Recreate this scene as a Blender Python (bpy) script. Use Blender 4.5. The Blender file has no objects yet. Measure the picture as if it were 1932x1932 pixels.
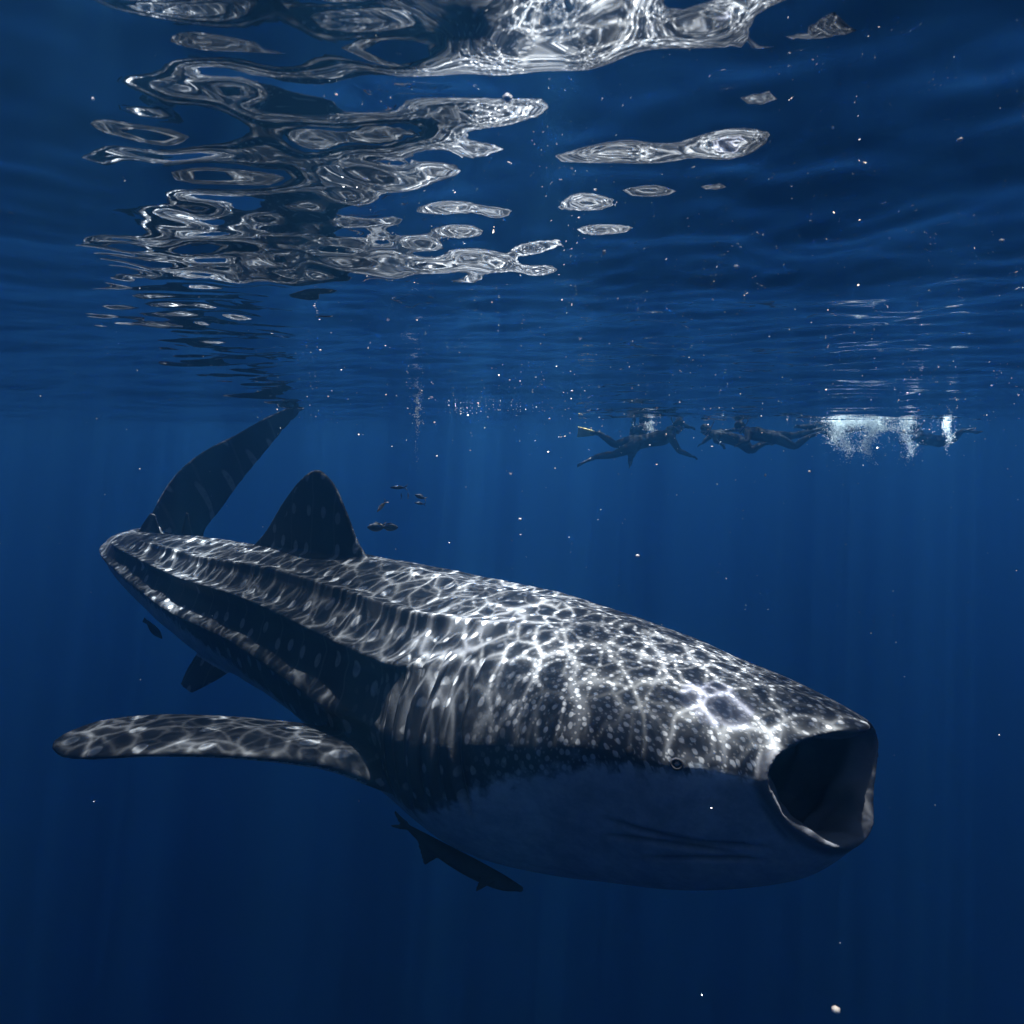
import bpy, bmesh, math, random
import numpy as np
from mathutils import Vector
from mathutils.bvhtree import BVHTree

# ------------------------------------------------------------------ camera
S = bpy.context.scene
col = S.collection
F = 1150.0                      # focal length in units of a 1932 wide frame
PITCH = math.radians(7.0)
CH = 0.46                      # camera depth below the calm surface
ROLL = math.radians(0.35)
cam_d = bpy.data.cameras.new('camera')
cam = bpy.data.objects.new('camera', cam_d)
col.objects.link(cam)
cam.location = (0, 0, -CH)
cam.rotation_euler = (math.pi / 2 - PITCH, 0, 0)
cam_d.sensor_width = 36.0
cam_d.lens = 36.0 * F / 1932.0
cam_d.clip_start = 0.02
cam_d.clip_end = 1000
cam_d.dof.use_dof = True
cam_d.dof.focus_distance = 4.2
cam_d.dof.aperture_fstop = 5.6
S.camera = cam

# ------------------------------------------------------------------ light
SUN_DIR = Vector((0.07, 0.20, 0.977)).normalized()       # towards the sun
world = bpy.data.worlds.new("World")
S.world = world
world.use_nodes = True
wn = world.node_tree
sky = wn.nodes.new('ShaderNodeTexSky')
sky.sky_type = 'NISHITA'
sky.sun_disc = False
sky.sun_elevation = math.asin(SUN_DIR.z)
sky.sun_rotation = math.atan2(SUN_DIR.x, SUN_DIR.y)
wn.links.new(sky.outputs[0], wn.nodes['Background'].inputs[0])
wn.nodes['Background'].inputs[1].default_value = 0.05
sl = bpy.data.lights.new('sun', 'SUN')
sl.energy = 5.0
sl.angle = math.radians(0.5)
sl.color = (1.0, 0.965, 0.90)
sun = bpy.data.objects.new('sun', sl)
sun.rotation_euler = SUN_DIR.to_track_quat('Z', 'Y').to_euler()
sun.location = (0, 0, 30)
col.objects.link(sun)

S.view_settings.view_transform = 'Standard'
S.view_settings.look = 'None'
S.view_settings.gamma = 1.0
S.view_settings.use_curve_mapping = False
S.view_settings.exposure = 4.2
S.cycles.volume_bounces = 2
S.cycles.max_bounces = 8
S.cycles.transparent_max_bounces = 16
S.cycles.sample_clamp_indirect = 4.0

rng = np.random.default_rng(7)
random.seed(7)

# ------------------------------------------------------------------ helpers
DEPTH = 1.23
cP, sP = math.cos(PITCH), math.sin(PITCH)
def pt(px, py, Y):
    """world point at forward distance Y that lies on a line of sight of the survey picture (1932 units)"""
    t = (py - 966) / F; Y = Y * DEPTH
    d = Y * (t * cP + sP) / (cP - t * sP)
    Zc = Y * cP + d * sP
    return np.array([(px - 966) / F * Zc, Y, -CH - d])

def cr(A, n):
    A = np.array(A, float); N = len(A); out = []
    Q = np.vstack([2 * A[0] - A[1], A, 2 * A[-1] - A[-2]])
    for t in np.linspace(0, N - 1, n):
        i = min(int(t), N - 2); u = t - i; p0, p1, p2, p3 = Q[i:i + 4]
        out.append(.5 * ((2 * p1) + (-p0 + p2) * u + (2 * p0 - 5 * p1 + 4 * p2 - p3) * u * u + (-p0 + 3 * p1 - 3 * p2 + p3) * u ** 3))
    return np.array(out)

def tag(o, label=None, cat=None, group=None, kind=None):
    if label: o['label'] = label
    if cat: o['category'] = cat
    if group: o['group'] = group
    if kind: o['kind'] = kind
    return o

def empty(name, loc):
    o = bpy.data.objects.new(name, None)
    o.location = Vector(loc)
    col.objects.link(o)
    return o

def link_mesh(name, me, mat, parent=None, smooth=True):
    o = bpy.data.objects.new(name, me)
    col.objects.link(o)
    if mat: me.materials.append(mat)
    if smooth and len(me.polygons):
        me.polygons.foreach_set('use_smooth', [True] * len(me.polygons))
    if parent:
        o.parent = parent
        o.matrix_parent_inverse.identity()
        o.location = -Vector(parent.location)
    return o

def mesh_from(verts, faces, name='mesh'):
    me = bpy.data.meshes.new(name)
    me.from_pydata([tuple(map(float, v)) for v in verts], [], faces)
    me.update()
    return me

class Soup:
    """closed shapes collected, then fused into one continuous skin"""
    def __init__(self): self.v = []; self.f = []
    def add(self, v, f):
        o = len(self.v)
        self.v += [tuple(map(float, p)) for p in v]
        self.f += [tuple(i + o for i in q) for q in f]
    def rings(self, rings, cap=True):
        n = len(rings[0]); V = [p for r in rings for p in r]; Fc = []
        for i in range(len(rings) - 1):
            for k in range(n):
                a, b = i * n + k, i * n + (k + 1) % n
                Fc.append((a, b, b + n, a + n))
        if cap:
            c0, c1 = len(V), len(V) + 1
            V += [np.mean(rings[0], axis=0), np.mean(rings[-1], axis=0)]
            L = (len(rings) - 1) * n
            for k in range(n):
                Fc.append((c0, (k + 1) % n, k))
                Fc.append((c1, L + k, L + (k + 1) % n))
        self.add(V, Fc)
    def limb(self, pts, rad, n=12, steps=4, flat=None):
        """tapered tube with rounded ends; flat = (axis, factor) squashes it"""
        P = cr([list(p) + [r] for p, r in zip(pts, rad)], (len(pts) - 1) * steps + 1)
        c, r = P[:, :3], np.maximum(P[:, 3], 0.003)
        T = np.gradient(c, axis=0); T /= np.linalg.norm(T, axis=1)[:, None]
        ref = np.array([0, 0, 1.]) if abs(T[:, 2]).mean() < .8 else np.array([1., 0, 0])
        cs = []; rs = []; Ts = []
        for e, base in ((0, -1),):
            for ph in (80, 55, 28):
                a = math.radians(ph)
                cs.append(c[0] - T[0] * r[0] * math.sin(a)); rs.append(r[0] * math.cos(a)); Ts.append(T[0])
        cs += list(c); rs += list(r); Ts += list(T)
        for ph in (28, 55, 80):
            a = math.radians(ph)
            cs.append(c[-1] + T[-1] * r[-1] * math.sin(a)); rs.append(r[-1] * math.cos(a)); Ts.append(T[-1])
        rings = []
        for ci, ri, Ti in zip(cs, rs, Ts):
            u = np.cross(Ti, ref); u /= np.linalg.norm(u); w = np.cross(u, Ti)
            ring = []
            for k in range(n):
                a = 2 * math.pi * k / n
                off = ri * (math.cos(a) * u + math.sin(a) * w)
                if flat is not None:
                    ax, fac = flat
                    ax = np.array(ax, float); ax /= np.linalg.norm(ax)
                    off = off - ax * off.dot(ax) * (1 - fac)
                ring.append(ci + off)
            rings.append(ring)
        self.rings(rings)
    def blade(self, LE, TE, tmax, n=12, steps=5, normal=None, edge=.25):
        """fin: leading and trailing edge stations, aerofoil thickness"""
        A = cr([list(a) + list(b) + [t] for a, b, t in zip(LE, TE, tmax)], (len(LE) - 1) * steps + 1)
        rings = []
        for i, row in enumerate(A):
            a, b, t = row[:3], row[3:6], max(row[6], .004)
            j0, j1 = max(i - 1, 0), min(i + 1, len(A) - 1)
            span = (A[j1, :3] + A[j1, 3:6]) - (A[j0, :3] + A[j0, 3:6])
            ch = b - a
            nn = np.cross(ch, span); L = np.linalg.norm(nn)
            nn = nn / L if L > 1e-9 else np.array([0, 0, 1.])
            if normal is not None: nn = np.array(normal, float)
            ring = []
            for k in range(2 * n):
                if k < n: u = k / n; sgn = 1
                else: u = 1 - (k - n) / n; sgn = -1
                uu = .5 - .5 * math.cos(math.pi * u)
                prof = 2.6 * (math.sqrt(uu + .0) * (1 - uu) ** .8)
                prof = max(min(prof / 1.25, 1), edge if 0 < k % n else edge * .0)
                ring.append(a + ch * uu + nn * sgn * t * prof * .5)
            rings.append(ring)
        self.rings(rings)
    def fuse(self, name, voxel, smooth=4, fac=.5):
        me = mesh_from(self.v, self.f)
        o = bpy.data.objects.new('fusing', me); col.objects.link(o)
        m = o.modifiers.new('r', 'REMESH'); m.mode = 'VOXEL'; m.voxel_size = voxel; m.adaptivity = 0
        if smooth:
            s = o.modifiers.new('s', 'SMOOTH'); s.factor = fac; s.iterations = smooth
        dg = bpy.context.evaluated_depsgraph_get(); dg.update()
        out = bpy.data.meshes.new_from_object(o.evaluated_get(dg))
        out.name = name
        bpy.data.objects.remove(o); bpy.data.meshes.remove(me)
        return out

def get_co(me):
    a = np.empty(len(me.vertices) * 3, np.float32); me.vertices.foreach_get('co', a); return a.reshape(-1, 3).astype(float)
def get_no(me):
    a = np.empty(len(me.vertices) * 3, np.float32); me.vertices.foreach_get('normal', a); return a.reshape(-1, 3).astype(float)
def sstep(x, a, b):
    t = np.clip((x - a) / (b - a), 0, 1); return t * t * (3 - 2 * t)

# ------------------------------------------------------------------ node helpers
def newmat(name):
    m = bpy.data.materials.new(name); m.use_nodes = True
    nt = m.node_tree
    for n in list(nt.nodes): nt.nodes.remove(n)
    out = nt.nodes.new('ShaderNodeOutputMaterial')
    return m, nt, out
class G:
    def __init__(s, nt): s.nt = nt
    def n(s, t, **kw):
        nd = s.nt.nodes.new(t)
        for k, v in kw.items(): setattr(nd, k, v)
        return nd
    def put(s, nd, key, v):
        if v is None: return
        if isinstance(v, bpy.types.NodeSocket): s.nt.links.new(v, nd.inputs[key])
        else: nd.inputs[key].default_value = v
    def math(s, op, a, b=None, c=None, clamp=False):
        nd = s.n('ShaderNodeMath', operation=op, use_clamp=clamp)
        s.put(nd, 0, a); s.put(nd, 1, b); s.put(nd, 2, c)
        return nd.outputs[0]
    def vmath(s, op, a, b=None, sc=None):
        nd = s.n('ShaderNodeVectorMath', operation=op)
        s.put(nd, 0, a); s.put(nd, 1, b)
        if sc is not None: s.put(nd, 'Scale', sc)
        return nd.outputs[0]
    def noise(s, vec, scale, detail=2, rough=.5, dim='3D', colr=False):
        nd = s.n('ShaderNodeTexNoise', noise_dimensions=dim)
        s.put(nd, 'Vector', vec); s.put(nd, 'Scale', scale); s.put(nd, 'Detail', detail); s.put(nd, 'Roughness', rough)
        return nd.outputs['Color' if colr else 'Fac']
    def vor(s, vec, scale, feature='F1', rand=1.0, dim='2D', out='Distance'):
        nd = s.n('ShaderNodeTexVoronoi', feature=feature, voronoi_dimensions=dim)
        s.put(nd, 'Vector', vec); s.put(nd, 'Scale', scale); s.put(nd, 'Randomness', rand)
        return nd.outputs[out]
    def rng(s, v, a, b, c=0., d=1., smooth=True):
        nd = s.n('ShaderNodeMapRange', interpolation_type='SMOOTHSTEP' if smooth else 'LINEAR')
        s.put(nd, 'Value', v); s.put(nd, 'From Min', a); s.put(nd, 'From Max', b); s.put(nd, 'To Min', c); s.put(nd, 'To Max', d)
        return nd.outputs[0]
    def mix(s, f, a, b, blend='MIX'):
        nd = s.n('ShaderNodeMix', data_type='RGBA', blend_type=blend)
        s.put(nd, 0, f)
        s.put(nd, 6, a); s.put(nd, 7, b)
        return nd.outputs[2]
    def attr(s, name):
        nd = s.n('ShaderNodeAttribute', attribute_name=name)
        return nd.outputs['Fac']

def simple_mat(name, rgb, rough=.6, noise_amt=.25, nscale=20, bump=.0, spec=.3):
    m, nt, out = newmat(name); g = G(nt)
    p = g.n('ShaderNodeBsdfPrincipled')
    tc = g.n('ShaderNodeTexCoord').outputs['Object']
    nz = g.noise(tc, nscale, 4)
    dark = tuple(c * (1 - noise_amt) for c in rgb) + (1,)
    lite = tuple(min(1, c * (1 + noise_amt)) for c in rgb) + (1,)
    g.put(p, 'Base Color', g.mix(nz, dark, lite))
    g.put(p, 'Roughness', rough); g.put(p, 'Specular IOR Level', spec)
    if bump:
        b = g.n('ShaderNodeBump'); g.put(b, 'Strength', bump); g.put(b, 'Distance', .01); g.put(b, 'Height', nz)
        g.put(p, 'Normal', b.outputs[0])
    nt.links.new(p.outputs[0], out.inputs[0])
    return m

# ------------------------------------------------------------------ sea surface
SHIFT = 22.8
def wave_height(x, y):
    r = np.random.default_rng(SEED)
    h = np.zeros_like(x)
    dist = np.sqrt(x * x + y * y)
    for i in range(110):
        lam = 0.11 * (2.2 / 0.11) ** (r.random() ** 1.25)
        ang = math.radians(78 + r.normal() * 34)
        k = 2 * math.pi / lam
        slope = WAVE * (0.75 + .5 * r.random()) * (lam / .8) ** -.22
        if lam < .25: slope *= .8
        ph = r.random() * 2 * math.pi
        warp = .35 * lam * np.sin((x * math.sin(ang * 3 + i) + y * math.cos(ang * 2 + i)) / (lam * 3.1) + i)
        fade = np.clip(1.2 - dist / (lam * 70), 0, 1)
        h += slope / k * fade * np.sin(k * (x * math.cos(ang) + y * math.sin(ang) + warp) + ph)
    h += .09 * np.cos(2 * math.pi * (y - 1.2 + .12 * x) / 23.0)      # the long low swell
    for lam, a, ang, ph in ((4.1, .018, 70, 1.0), (6.3, .022, 100, 2.2), (3.3, .012, 120, .3)):
        k = 2 * math.pi / lam; ang = math.radians(ang)
        h += a * np.sin(k * (x * math.cos(ang) + y * math.sin(ang)) + ph)
    return h
WAVE = 0.0138; SEED = 91

def sinh_axis(lo, hi, n, a):
    u = np.linspace(math.asinh(lo / a), math.asinh(hi / a), n)
    return a * np.sinh(u)
gx = sinh_axis(-110, 110, 720, 1.6)
gy = sinh_axis(-38, 158, 860, 1.6)
X, Y = np.meshgrid(gx, gy)
Z = wave_height(X, Y)
co = np.stack([X, Y, Z], -1).reshape(-1, 3)
nx, ny = len(gx), len(gy)
idx = np.arange(nx * ny).reshape(ny, nx)
quads = np.stack([idx[:-1, :-1], idx[:-1, 1:], idx[1:, 1:], idx[1:, :-1]], -1).reshape(-1, 4)
me = bpy.data.meshes.new('water_surface')
me.vertices.add(len(co)); me.vertices.foreach_set('co', co.astype(np.float32).ravel())
me.loops.add(quads.size); me.loops.foreach_set('vertex_index', quads.ravel().astype(np.int32))
me.polygons.add(len(quads))
me.polygons.foreach_set('loop_start', np.arange(0, quads.size, 4, dtype=np.int32))
me.update(calc_edges=True)

m_water, nt, out = newmat('sea_surface'); g = G(nt)
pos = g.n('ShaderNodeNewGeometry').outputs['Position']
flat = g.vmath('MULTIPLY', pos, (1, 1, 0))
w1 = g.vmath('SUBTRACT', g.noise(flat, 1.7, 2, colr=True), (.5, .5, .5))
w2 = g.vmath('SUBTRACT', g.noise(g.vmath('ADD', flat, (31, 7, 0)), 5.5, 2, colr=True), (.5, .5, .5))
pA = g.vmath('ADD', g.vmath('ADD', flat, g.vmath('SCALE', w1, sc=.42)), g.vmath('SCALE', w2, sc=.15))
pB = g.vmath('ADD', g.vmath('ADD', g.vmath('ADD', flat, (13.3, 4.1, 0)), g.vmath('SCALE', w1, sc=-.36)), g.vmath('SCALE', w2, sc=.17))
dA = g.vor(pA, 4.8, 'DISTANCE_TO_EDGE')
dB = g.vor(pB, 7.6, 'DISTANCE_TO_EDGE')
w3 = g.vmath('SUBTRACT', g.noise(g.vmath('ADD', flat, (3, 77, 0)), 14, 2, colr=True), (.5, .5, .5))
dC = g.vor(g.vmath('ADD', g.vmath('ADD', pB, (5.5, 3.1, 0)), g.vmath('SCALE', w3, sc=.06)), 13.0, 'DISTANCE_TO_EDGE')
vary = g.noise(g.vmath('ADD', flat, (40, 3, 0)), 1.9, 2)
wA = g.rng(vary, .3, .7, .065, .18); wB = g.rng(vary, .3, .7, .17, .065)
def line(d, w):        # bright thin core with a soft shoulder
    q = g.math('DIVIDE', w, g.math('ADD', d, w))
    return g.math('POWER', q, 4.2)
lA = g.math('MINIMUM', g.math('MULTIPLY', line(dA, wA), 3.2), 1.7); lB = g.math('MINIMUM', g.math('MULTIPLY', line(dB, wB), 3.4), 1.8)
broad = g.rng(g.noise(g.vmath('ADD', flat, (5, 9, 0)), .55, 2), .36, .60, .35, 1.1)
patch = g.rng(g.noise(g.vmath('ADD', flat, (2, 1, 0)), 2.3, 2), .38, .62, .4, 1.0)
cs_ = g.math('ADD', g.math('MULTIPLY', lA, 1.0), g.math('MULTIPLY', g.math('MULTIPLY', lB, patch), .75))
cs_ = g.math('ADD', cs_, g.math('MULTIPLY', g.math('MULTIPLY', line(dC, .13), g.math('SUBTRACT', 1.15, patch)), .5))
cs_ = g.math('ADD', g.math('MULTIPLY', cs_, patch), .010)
shaft = g.rng(g.noise(g.vmath('ADD', g.vmath('MULTIPLY', flat, (.85, .13, 1)), (SHIFT, 0, 0)), 1.0, 2), .40, .60, .27, 1.05)  # sun shafts painted in as long bright bands of the transparency pattern
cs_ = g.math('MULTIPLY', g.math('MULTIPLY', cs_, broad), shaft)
cs_ = g.math('MINIMUM', cs_, 1.6)      # caustics painted into the surface's transparency; bright lines pass more than one sun
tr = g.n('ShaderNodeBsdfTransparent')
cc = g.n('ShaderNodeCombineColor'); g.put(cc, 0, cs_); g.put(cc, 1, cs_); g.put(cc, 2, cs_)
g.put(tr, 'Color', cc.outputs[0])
gl = g.n('ShaderNodeBsdfGlossy'); g.put(gl, 'Roughness', 0.0); g.put(gl, 'Color', (1, 1, 1, 1))
bmp = g.n('ShaderNodeBump'); g.put(bmp, 'Strength', .10); g.put(bmp, 'Distance', .01)
g.put(bmp, 'Height', g.noise(flat, 22, 3, .5))
fr = g.n('ShaderNodeFresnel'); g.put(fr, 'IOR', 1.333)
mx = g.n('ShaderNodeMixShader'); g.put(mx, 0, fr.outputs[0])
nt.links.new(tr.outputs[0], mx.inputs[1]); nt.links.new(gl.outputs[0], mx.inputs[2])
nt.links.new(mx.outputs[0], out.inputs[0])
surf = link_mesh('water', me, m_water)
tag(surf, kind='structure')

# seabed far below
m_sand = simple_mat('seabed_sand', (.32, .29, .22), .9, .3, .6)
n = 60
ax = np.linspace(-110, 110, n); ay = np.linspace(-38, 158, n)
SX, SY = np.meshgrid(ax, ay)
SZ = -150 + .5 * np.sin(SX * .11) * np.cos(SY * .09) + .3 * np.sin(SX * .31 + SY * .17)
idx = np.arange(n * n).reshape(n, n)
sq = np.stack([idx[:-1, :-1], idx[:-1, 1:], idx[1:, 1:], idx[1:, :-1]], -1).reshape(-1, 4)
sb = link_mesh('seabed', mesh_from(np.stack([SX, SY, SZ], -1).reshape(-1, 3), [tuple(map(int, q)) for q in sq]), m_sand)
tag(sb, kind='structure')

# ------------------------------------------------------------------ whale shark
TAB = [(1626, 1472, 1.85, .445, .215, .255, 7), (1512, 1460, 2.02, .54, .34, .41, 8), (1350, 1428, 2.25, .68, .47, .57, 8),
       (1200, 1395, 2.50, .78, .60, .68, 6), (1050, 1360, 2.78, .84, .69, .77, 3), (890, 1305, 3.15, .83, .71, .79, 0),
       (740, 1240, 3.6, .74, .70, .68, 0), (590, 1175, 4.15, .67, .62, .64, 0), (450, 1130, 4.75, .60, .52, .58, 0),
       (335, 1080, 5.3, .47, .40, .46, 0), (262, 1043, 5.8, .34, .25, .32, 0), (250, 1022, 6.2, .24, .14, .2, 0),
       (310, 1003, 6.5, .14, .12, .14, 0)]
A = cr(np.hstack([np.array([pt(*t[:3]) for t in TAB]), np.array([t[3:7] for t in TAB])]), 401)
c = A[:, :3]
T = -np.gradient(c, axis=0); T /= np.linalg.norm(T, axis=1)[:, None]
_s = np.r_[0, np.cumsum(np.linalg.norm(np.diff(c, axis=0), axis=1))]
_w = np.exp(-((_s[:, None] - _s[None, :]) / .42) ** 2); T = _w @ T      # stations turn slowly, like stiff vertebrae
T /= np.linalg.norm(T, axis=1)[:, None]
lat = np.cross(T, [0, 0, 1.]); lat /= np.linalg.norm(lat, axis=1)[:, None]
up = np.cross(lat, T)
ro = np.radians(A[:, 6])[:, None]
lat, up = lat * np.cos(ro) + up * np.sin(ro), up * np.cos(ro) - lat * np.sin(ro)
sl_ = np.r_[0, np.cumsum(np.linalg.norm(np.diff(c, axis=0), axis=1))]
LEN = sl_[-1]
# the widest line of the head sits high (a brow), the lower half tapers in like a keel
dl = np.interp(sl_, [0, .3, .9, 1.5, 2.3], [.05, .10, .15, .11, 0])
c = c + up * dl[:, None]; A[:, 4] -= dl; A[:, 5] += dl
def at_s(s):
    f = np.interp(s, sl_, np.arange(401)); i = int(min(max(round(f), 0), 400)); return i
RIDGES = ((0, .09, .022, .6, 7.4), (36, .06, .050, 1.6, 6.9), (60, .055, .068, 2.0, 7.5), (86, .065, .075, 2.4, 8.9))
def radius(th, s, a, bt, bb):
    """distance from the axis at angle th (0 = back, pi = belly)"""
    st, ct = np.abs(np.sin(th)), np.cos(th)
    nup = 2.0 + .35 * np.exp(-s / .45)
    nlo = np.interp(s, [0, .3, 1.0, 1.7, 2.4], [1.45, 1.36, 1.45, 1.9, 2.0])
    tt = np.clip((np.abs(th) - np.pi / 2) / (np.pi / 2), 0, 1)
    n_ = np.where(ct > 0, nup, nlo + (2.25 - nlo) * tt ** 1.6)      # keeled below the brow, full at the throat
    b = np.where(ct > 0, bt, bb)
    r = ((st / a) ** n_ + (np.abs(ct) / b) ** n_) ** (-1 / n_)
    t = np.degrees(np.abs(th))
    for deg, w, hgt, s0, s1 in RIDGES:
        amp = hgt * sstep(s, s0 - .5, s0 + .7) * (1 - sstep(s, s1 - .3, s1 + .3))
        r = r + amp * np.exp(-((t - deg) / np.degrees(w)) ** 2) * np.clip(r / .5, .35, 1.2)
    # gill bulge on each side just behind the head, then the waist behind it
    r = r + .07 * np.exp(-((s - 1.85) / .30) ** 2) * np.exp(-((t - 100) / 38) ** 2)
    r = r - .08 * np.exp(-((s - 2.42) / .20) ** 2) * np.exp(-((t - 95) / 30) ** 2)
    return r
NTH = 120
ths = np.linspace(0, 2 * np.pi, NTH, endpoint=False)
ths = np.where(ths > np.pi, ths - 2 * np.pi, ths)
def rim_off(th, s):
    return (.05 * (1 + np.cos(th)) / 2 - .13 * np.sin(th) ** 2 - .07 * (1 - np.cos(th)) / 2) * np.exp(-s / .35)
def ring_at(i, shrink=0.0, fwd=0.0, s_over=None, scale=1.0):
    s = sl_[i] if s_over is None else s_over
    r = (radius(ths, sl_[i], A[i, 3], A[i, 4], A[i, 5]) - shrink) * scale
    return (c[i] + np.outer(r * np.sin(ths), lat[i]) + np.outer(r * np.cos(ths), up[i])
            + np.outer(rim_off(ths, s) + fwd, T[i]))
soup = Soup()
rings = [ring_at(i) for i in range(400, -1, -2)]
LIP = .016
for ph in (25, 50, 75, 100, 125, 150, 180):
    a_ = math.radians(ph)
    rings.append(ring_at(0, LIP * (1 - math.cos(a_)), LIP * math.sin(a_)))
for s_in, sh, sc in ((.06, .085, 1), (.14, .13, 1), (.25, .165, 1), (.4, .19, 1.0), (.6, .27, .98), (.8, .36, .9), (1.0, .45, .7), (1.12, .5, .4)):
    i = at_s(s_in)
    rings.append(ring_at(i, sh, 0, s_over=s_in, scale=sc))
soup.rings(rings)

# first dorsal fin: an upright blade over the back ridge
def on_plane(px, py, p0, d):
    """point of the vertical plane through p0 with horizontal direction d seen at (px, py)"""
    nrm = np.array([-d[1], d[0], 0.])
    o = np.array([0, 0, -CH]); r = pt(px, py, 5.0) - o
    return o + r * (np.dot(p0 - o, nrm) / np.dot(r, nrm))
iD = at_s(3.55); dD = T[iD] * np.array([1, 1, 0]); dD /= np.linalg.norm(dD)
pD = c[iD]
LEp = [(722, 1120), (700, 1065), (676, 1020), (655, 965), (634, 918), (616, 896), (604, 887)]
TEp = [(500, 1110), (472, 1046), (503, 1000), (532, 950), (560, 912), (577, 895), (590, 887)]
soup.blade([on_plane(*p, pD, dD) for p in LEp], [on_plane(*p, pD, dD) for p in TEp], [.15, .13, .10, .08, .06, .05, .04])
tipc = on_plane(597, 889, pD, dD)

# tail fin: tall swept upper lobe, short lower lobe
pT = c[396]; dT = np.array([1.0, .10, 0]); dT /= np.linalg.norm(dT)
LEp = [(272, 1030), (278, 992), (300, 940), (335, 890), (385, 850), (440, 822), (500, 788), (545, 768)]
TEp = [(392, 1050), (385, 1005), (418, 960), (450, 915), (478, 880), (505, 848), (540, 806), (577, 769)]
soup.blade([on_plane(*p, pT, dT) for p in LEp], [on_plane(*p, pT, dT) for p in TEp], [.16, .14, .09, .08, .07, .06, .045, .035])
LEp = [(280, 1000), (300, 1070), (345, 1140), (392, 1180)]
TEp = [(380, 1000), (375, 1060), (385, 1110), (402, 1176)]
soup.blade([on_plane(*p, pT, dT) for p in LEp], [on_plane(*p, pT, dT) for p in TEp], [.14, .09, .06, .035])

# second dorsal fin and the keel of the tail stem
i2 = at_s(7.35); d2 = -T[i2] * np.array([1, 1, 0]); d2 /= np.linalg.norm(d2)
soup.blade([pt(256, 1012, 6.15), pt(268, 990, 6.15), pt(283, 968, 6.15)], [pt(306, 1014, 6.15), pt(300, 992, 6.15), pt(293, 970, 6.15)], [.10, .06, .035])
soup.blade([pt(330, 1030, 5.75), pt(343, 1000, 5.75), pt(350, 966, 5.75)], [pt(372, 1032, 5.75), pt(362, 1000, 5.75), pt(356, 968, 5.75)], [.09, .055, .035])

# near pectoral fin, swept out to the side, and the far one
def pec_edge(lst): return [pt(*p) for p in lst]
LE = pec_edge([(760, 1500, 2.62), (700, 1478, 2.60), (620, 1448, 2.56), (520, 1434, 2.50), (400, 1426, 2.45), (280, 1426, 2.42), (180, 1432, 2.42), (120, 1429, 2.44), (98, 1412, 2.47)])
TE = pec_edge([(800, 1350, 3.25), (735, 1362, 3.15), (660, 1378, 3.03), (560, 1366, 2.98), (440, 1354, 2.90), (310, 1349, 2.82), (205, 1357, 2.72), (135, 1378, 2.60), (100, 1398, 2.50)])
soup.blade(LE, TE, [.24, .20, .15, .12, .10, .085, .07, .055, .04], edge=.3)
ip = at_s(2.05)
def mirror(p):
    v = p - c[ip]; l = v.dot(lat[ip]); q = p - 2 * l * lat[ip]
    q = q - up[ip] * .75 * max(0, abs(l) - .7) ; return q
soup.blade([mirror(p) for p in LE], [mirror(p) for p in TE], [.24, .20, .15, .12, .10, .085, .07, .055, .04], edge=.3)

# pelvic fins low on both flanks, anal fin
for side in (1, -1):
    i = at_s(5.0); base = c[i] + side * lat[i] * .38 - up[i] * .34
    bk = -T[i]
    o_ = side * lat[i] * .55 - up[i] * .83
    soup.blade([base - bk * .28, base - bk * .05 + o_ * .22, base + bk * .22 + o_ * .42],
               [base + bk * .42, base + bk * .48 + o_ * .24, base + bk * .46 + o_ * .40], [.12, .07, .04])
i = at_s(6.75); base = c[i] - up[i] * .28
soup.blade([base + T[i] * .12, base + T[i] * .02 - up[i] * .12, base - T[i] * .08 - up[i] * .2],
           [base - T[i] * .16, base - T[i] * .18 - up[i] * .12, base - T[i] * .16 - up[i] * .2], [.06, .04, .03])

VOX = 0.0118
me = soup.fuse('body', VOX, 5, .5)
P = get_co(me); N = get_no(me)
# nearest station of the axis gives every skin point its place along and around the body
near = np.empty(len(P), int)
for k in range(0, len(P), 20000):
    d = ((P[k:k + 20000, None, :] - c[None, ::2, :]) ** 2).sum(-1)
    near[k:k + 20000] = d.argmin(1) * 2
rel = P - c[near]
dt = (rel * T[near]).sum(1)
s_at = sl_[near] - dt
u_ = (rel * lat[near]).sum(1); v_ = (rel * up[near]).sum(1)
th = np.arctan2(u_, v_); r_ = np.hypot(u_, v_)
s_par = np.clip(s_at + rim_off(th, s_at), 0, LEN)          # station the skin point was swept from
npar = np.interp(s_par, sl_, np.arange(401)).round().astype(int)
Rs = radius(th, sl_[npar], A[npar, 3], A[npar, 4], A[npar, 5])
extra = r_ - Rs
deg = np.degrees(np.abs(th))
near_side = u_ > 0
# furrows: gill slits, throat folds, fold at the corner of the mouth
def furrow(x, w): return np.exp(-(x / w) ** 2)
disp = np.zeros(len(P)); crease = np.zeros(len(P))
skin_ok = (extra > -.06) & (extra < .07)
for k in range(5):
    s0 = 1.62 + .13 * k
    win = sstep(deg, 52, 62) * (1 - sstep(deg, 100, 112))
    q = furrow(s_at - s0 - .06 * np.cos(np.radians(deg * 1.3)), .020) * win
    disp -= .036 * q; crease += q
    lip_ = furrow(s_at - (s0 + .035) - .06 * np.cos(np.radians(deg * 1.3)), .03) * win
    disp += .012 * lip_
q = furrow(s_par - .10, .014) * sstep(deg, 98, 108) * (1 - sstep(deg, 122, 140))
disp -= .007 * q; crease += q
for k, (d0, s0, s1) in enumerate(((124, .22, .95), (131, .35, 1.0), (139, .25, .85))):
    wv = d0 + 4 * np.sin(s_at * 5 + k) - 10 * (s_at - .5)
    q = furrow(deg - wv, 1.5) * sstep(s_at, s0, s0 + .15) * (1 - sstep(s_at, s1 - .2, s1))
    disp -= .010 * q; crease += .8 * q
disp *= skin_ok
crease *= skin_ok
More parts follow.
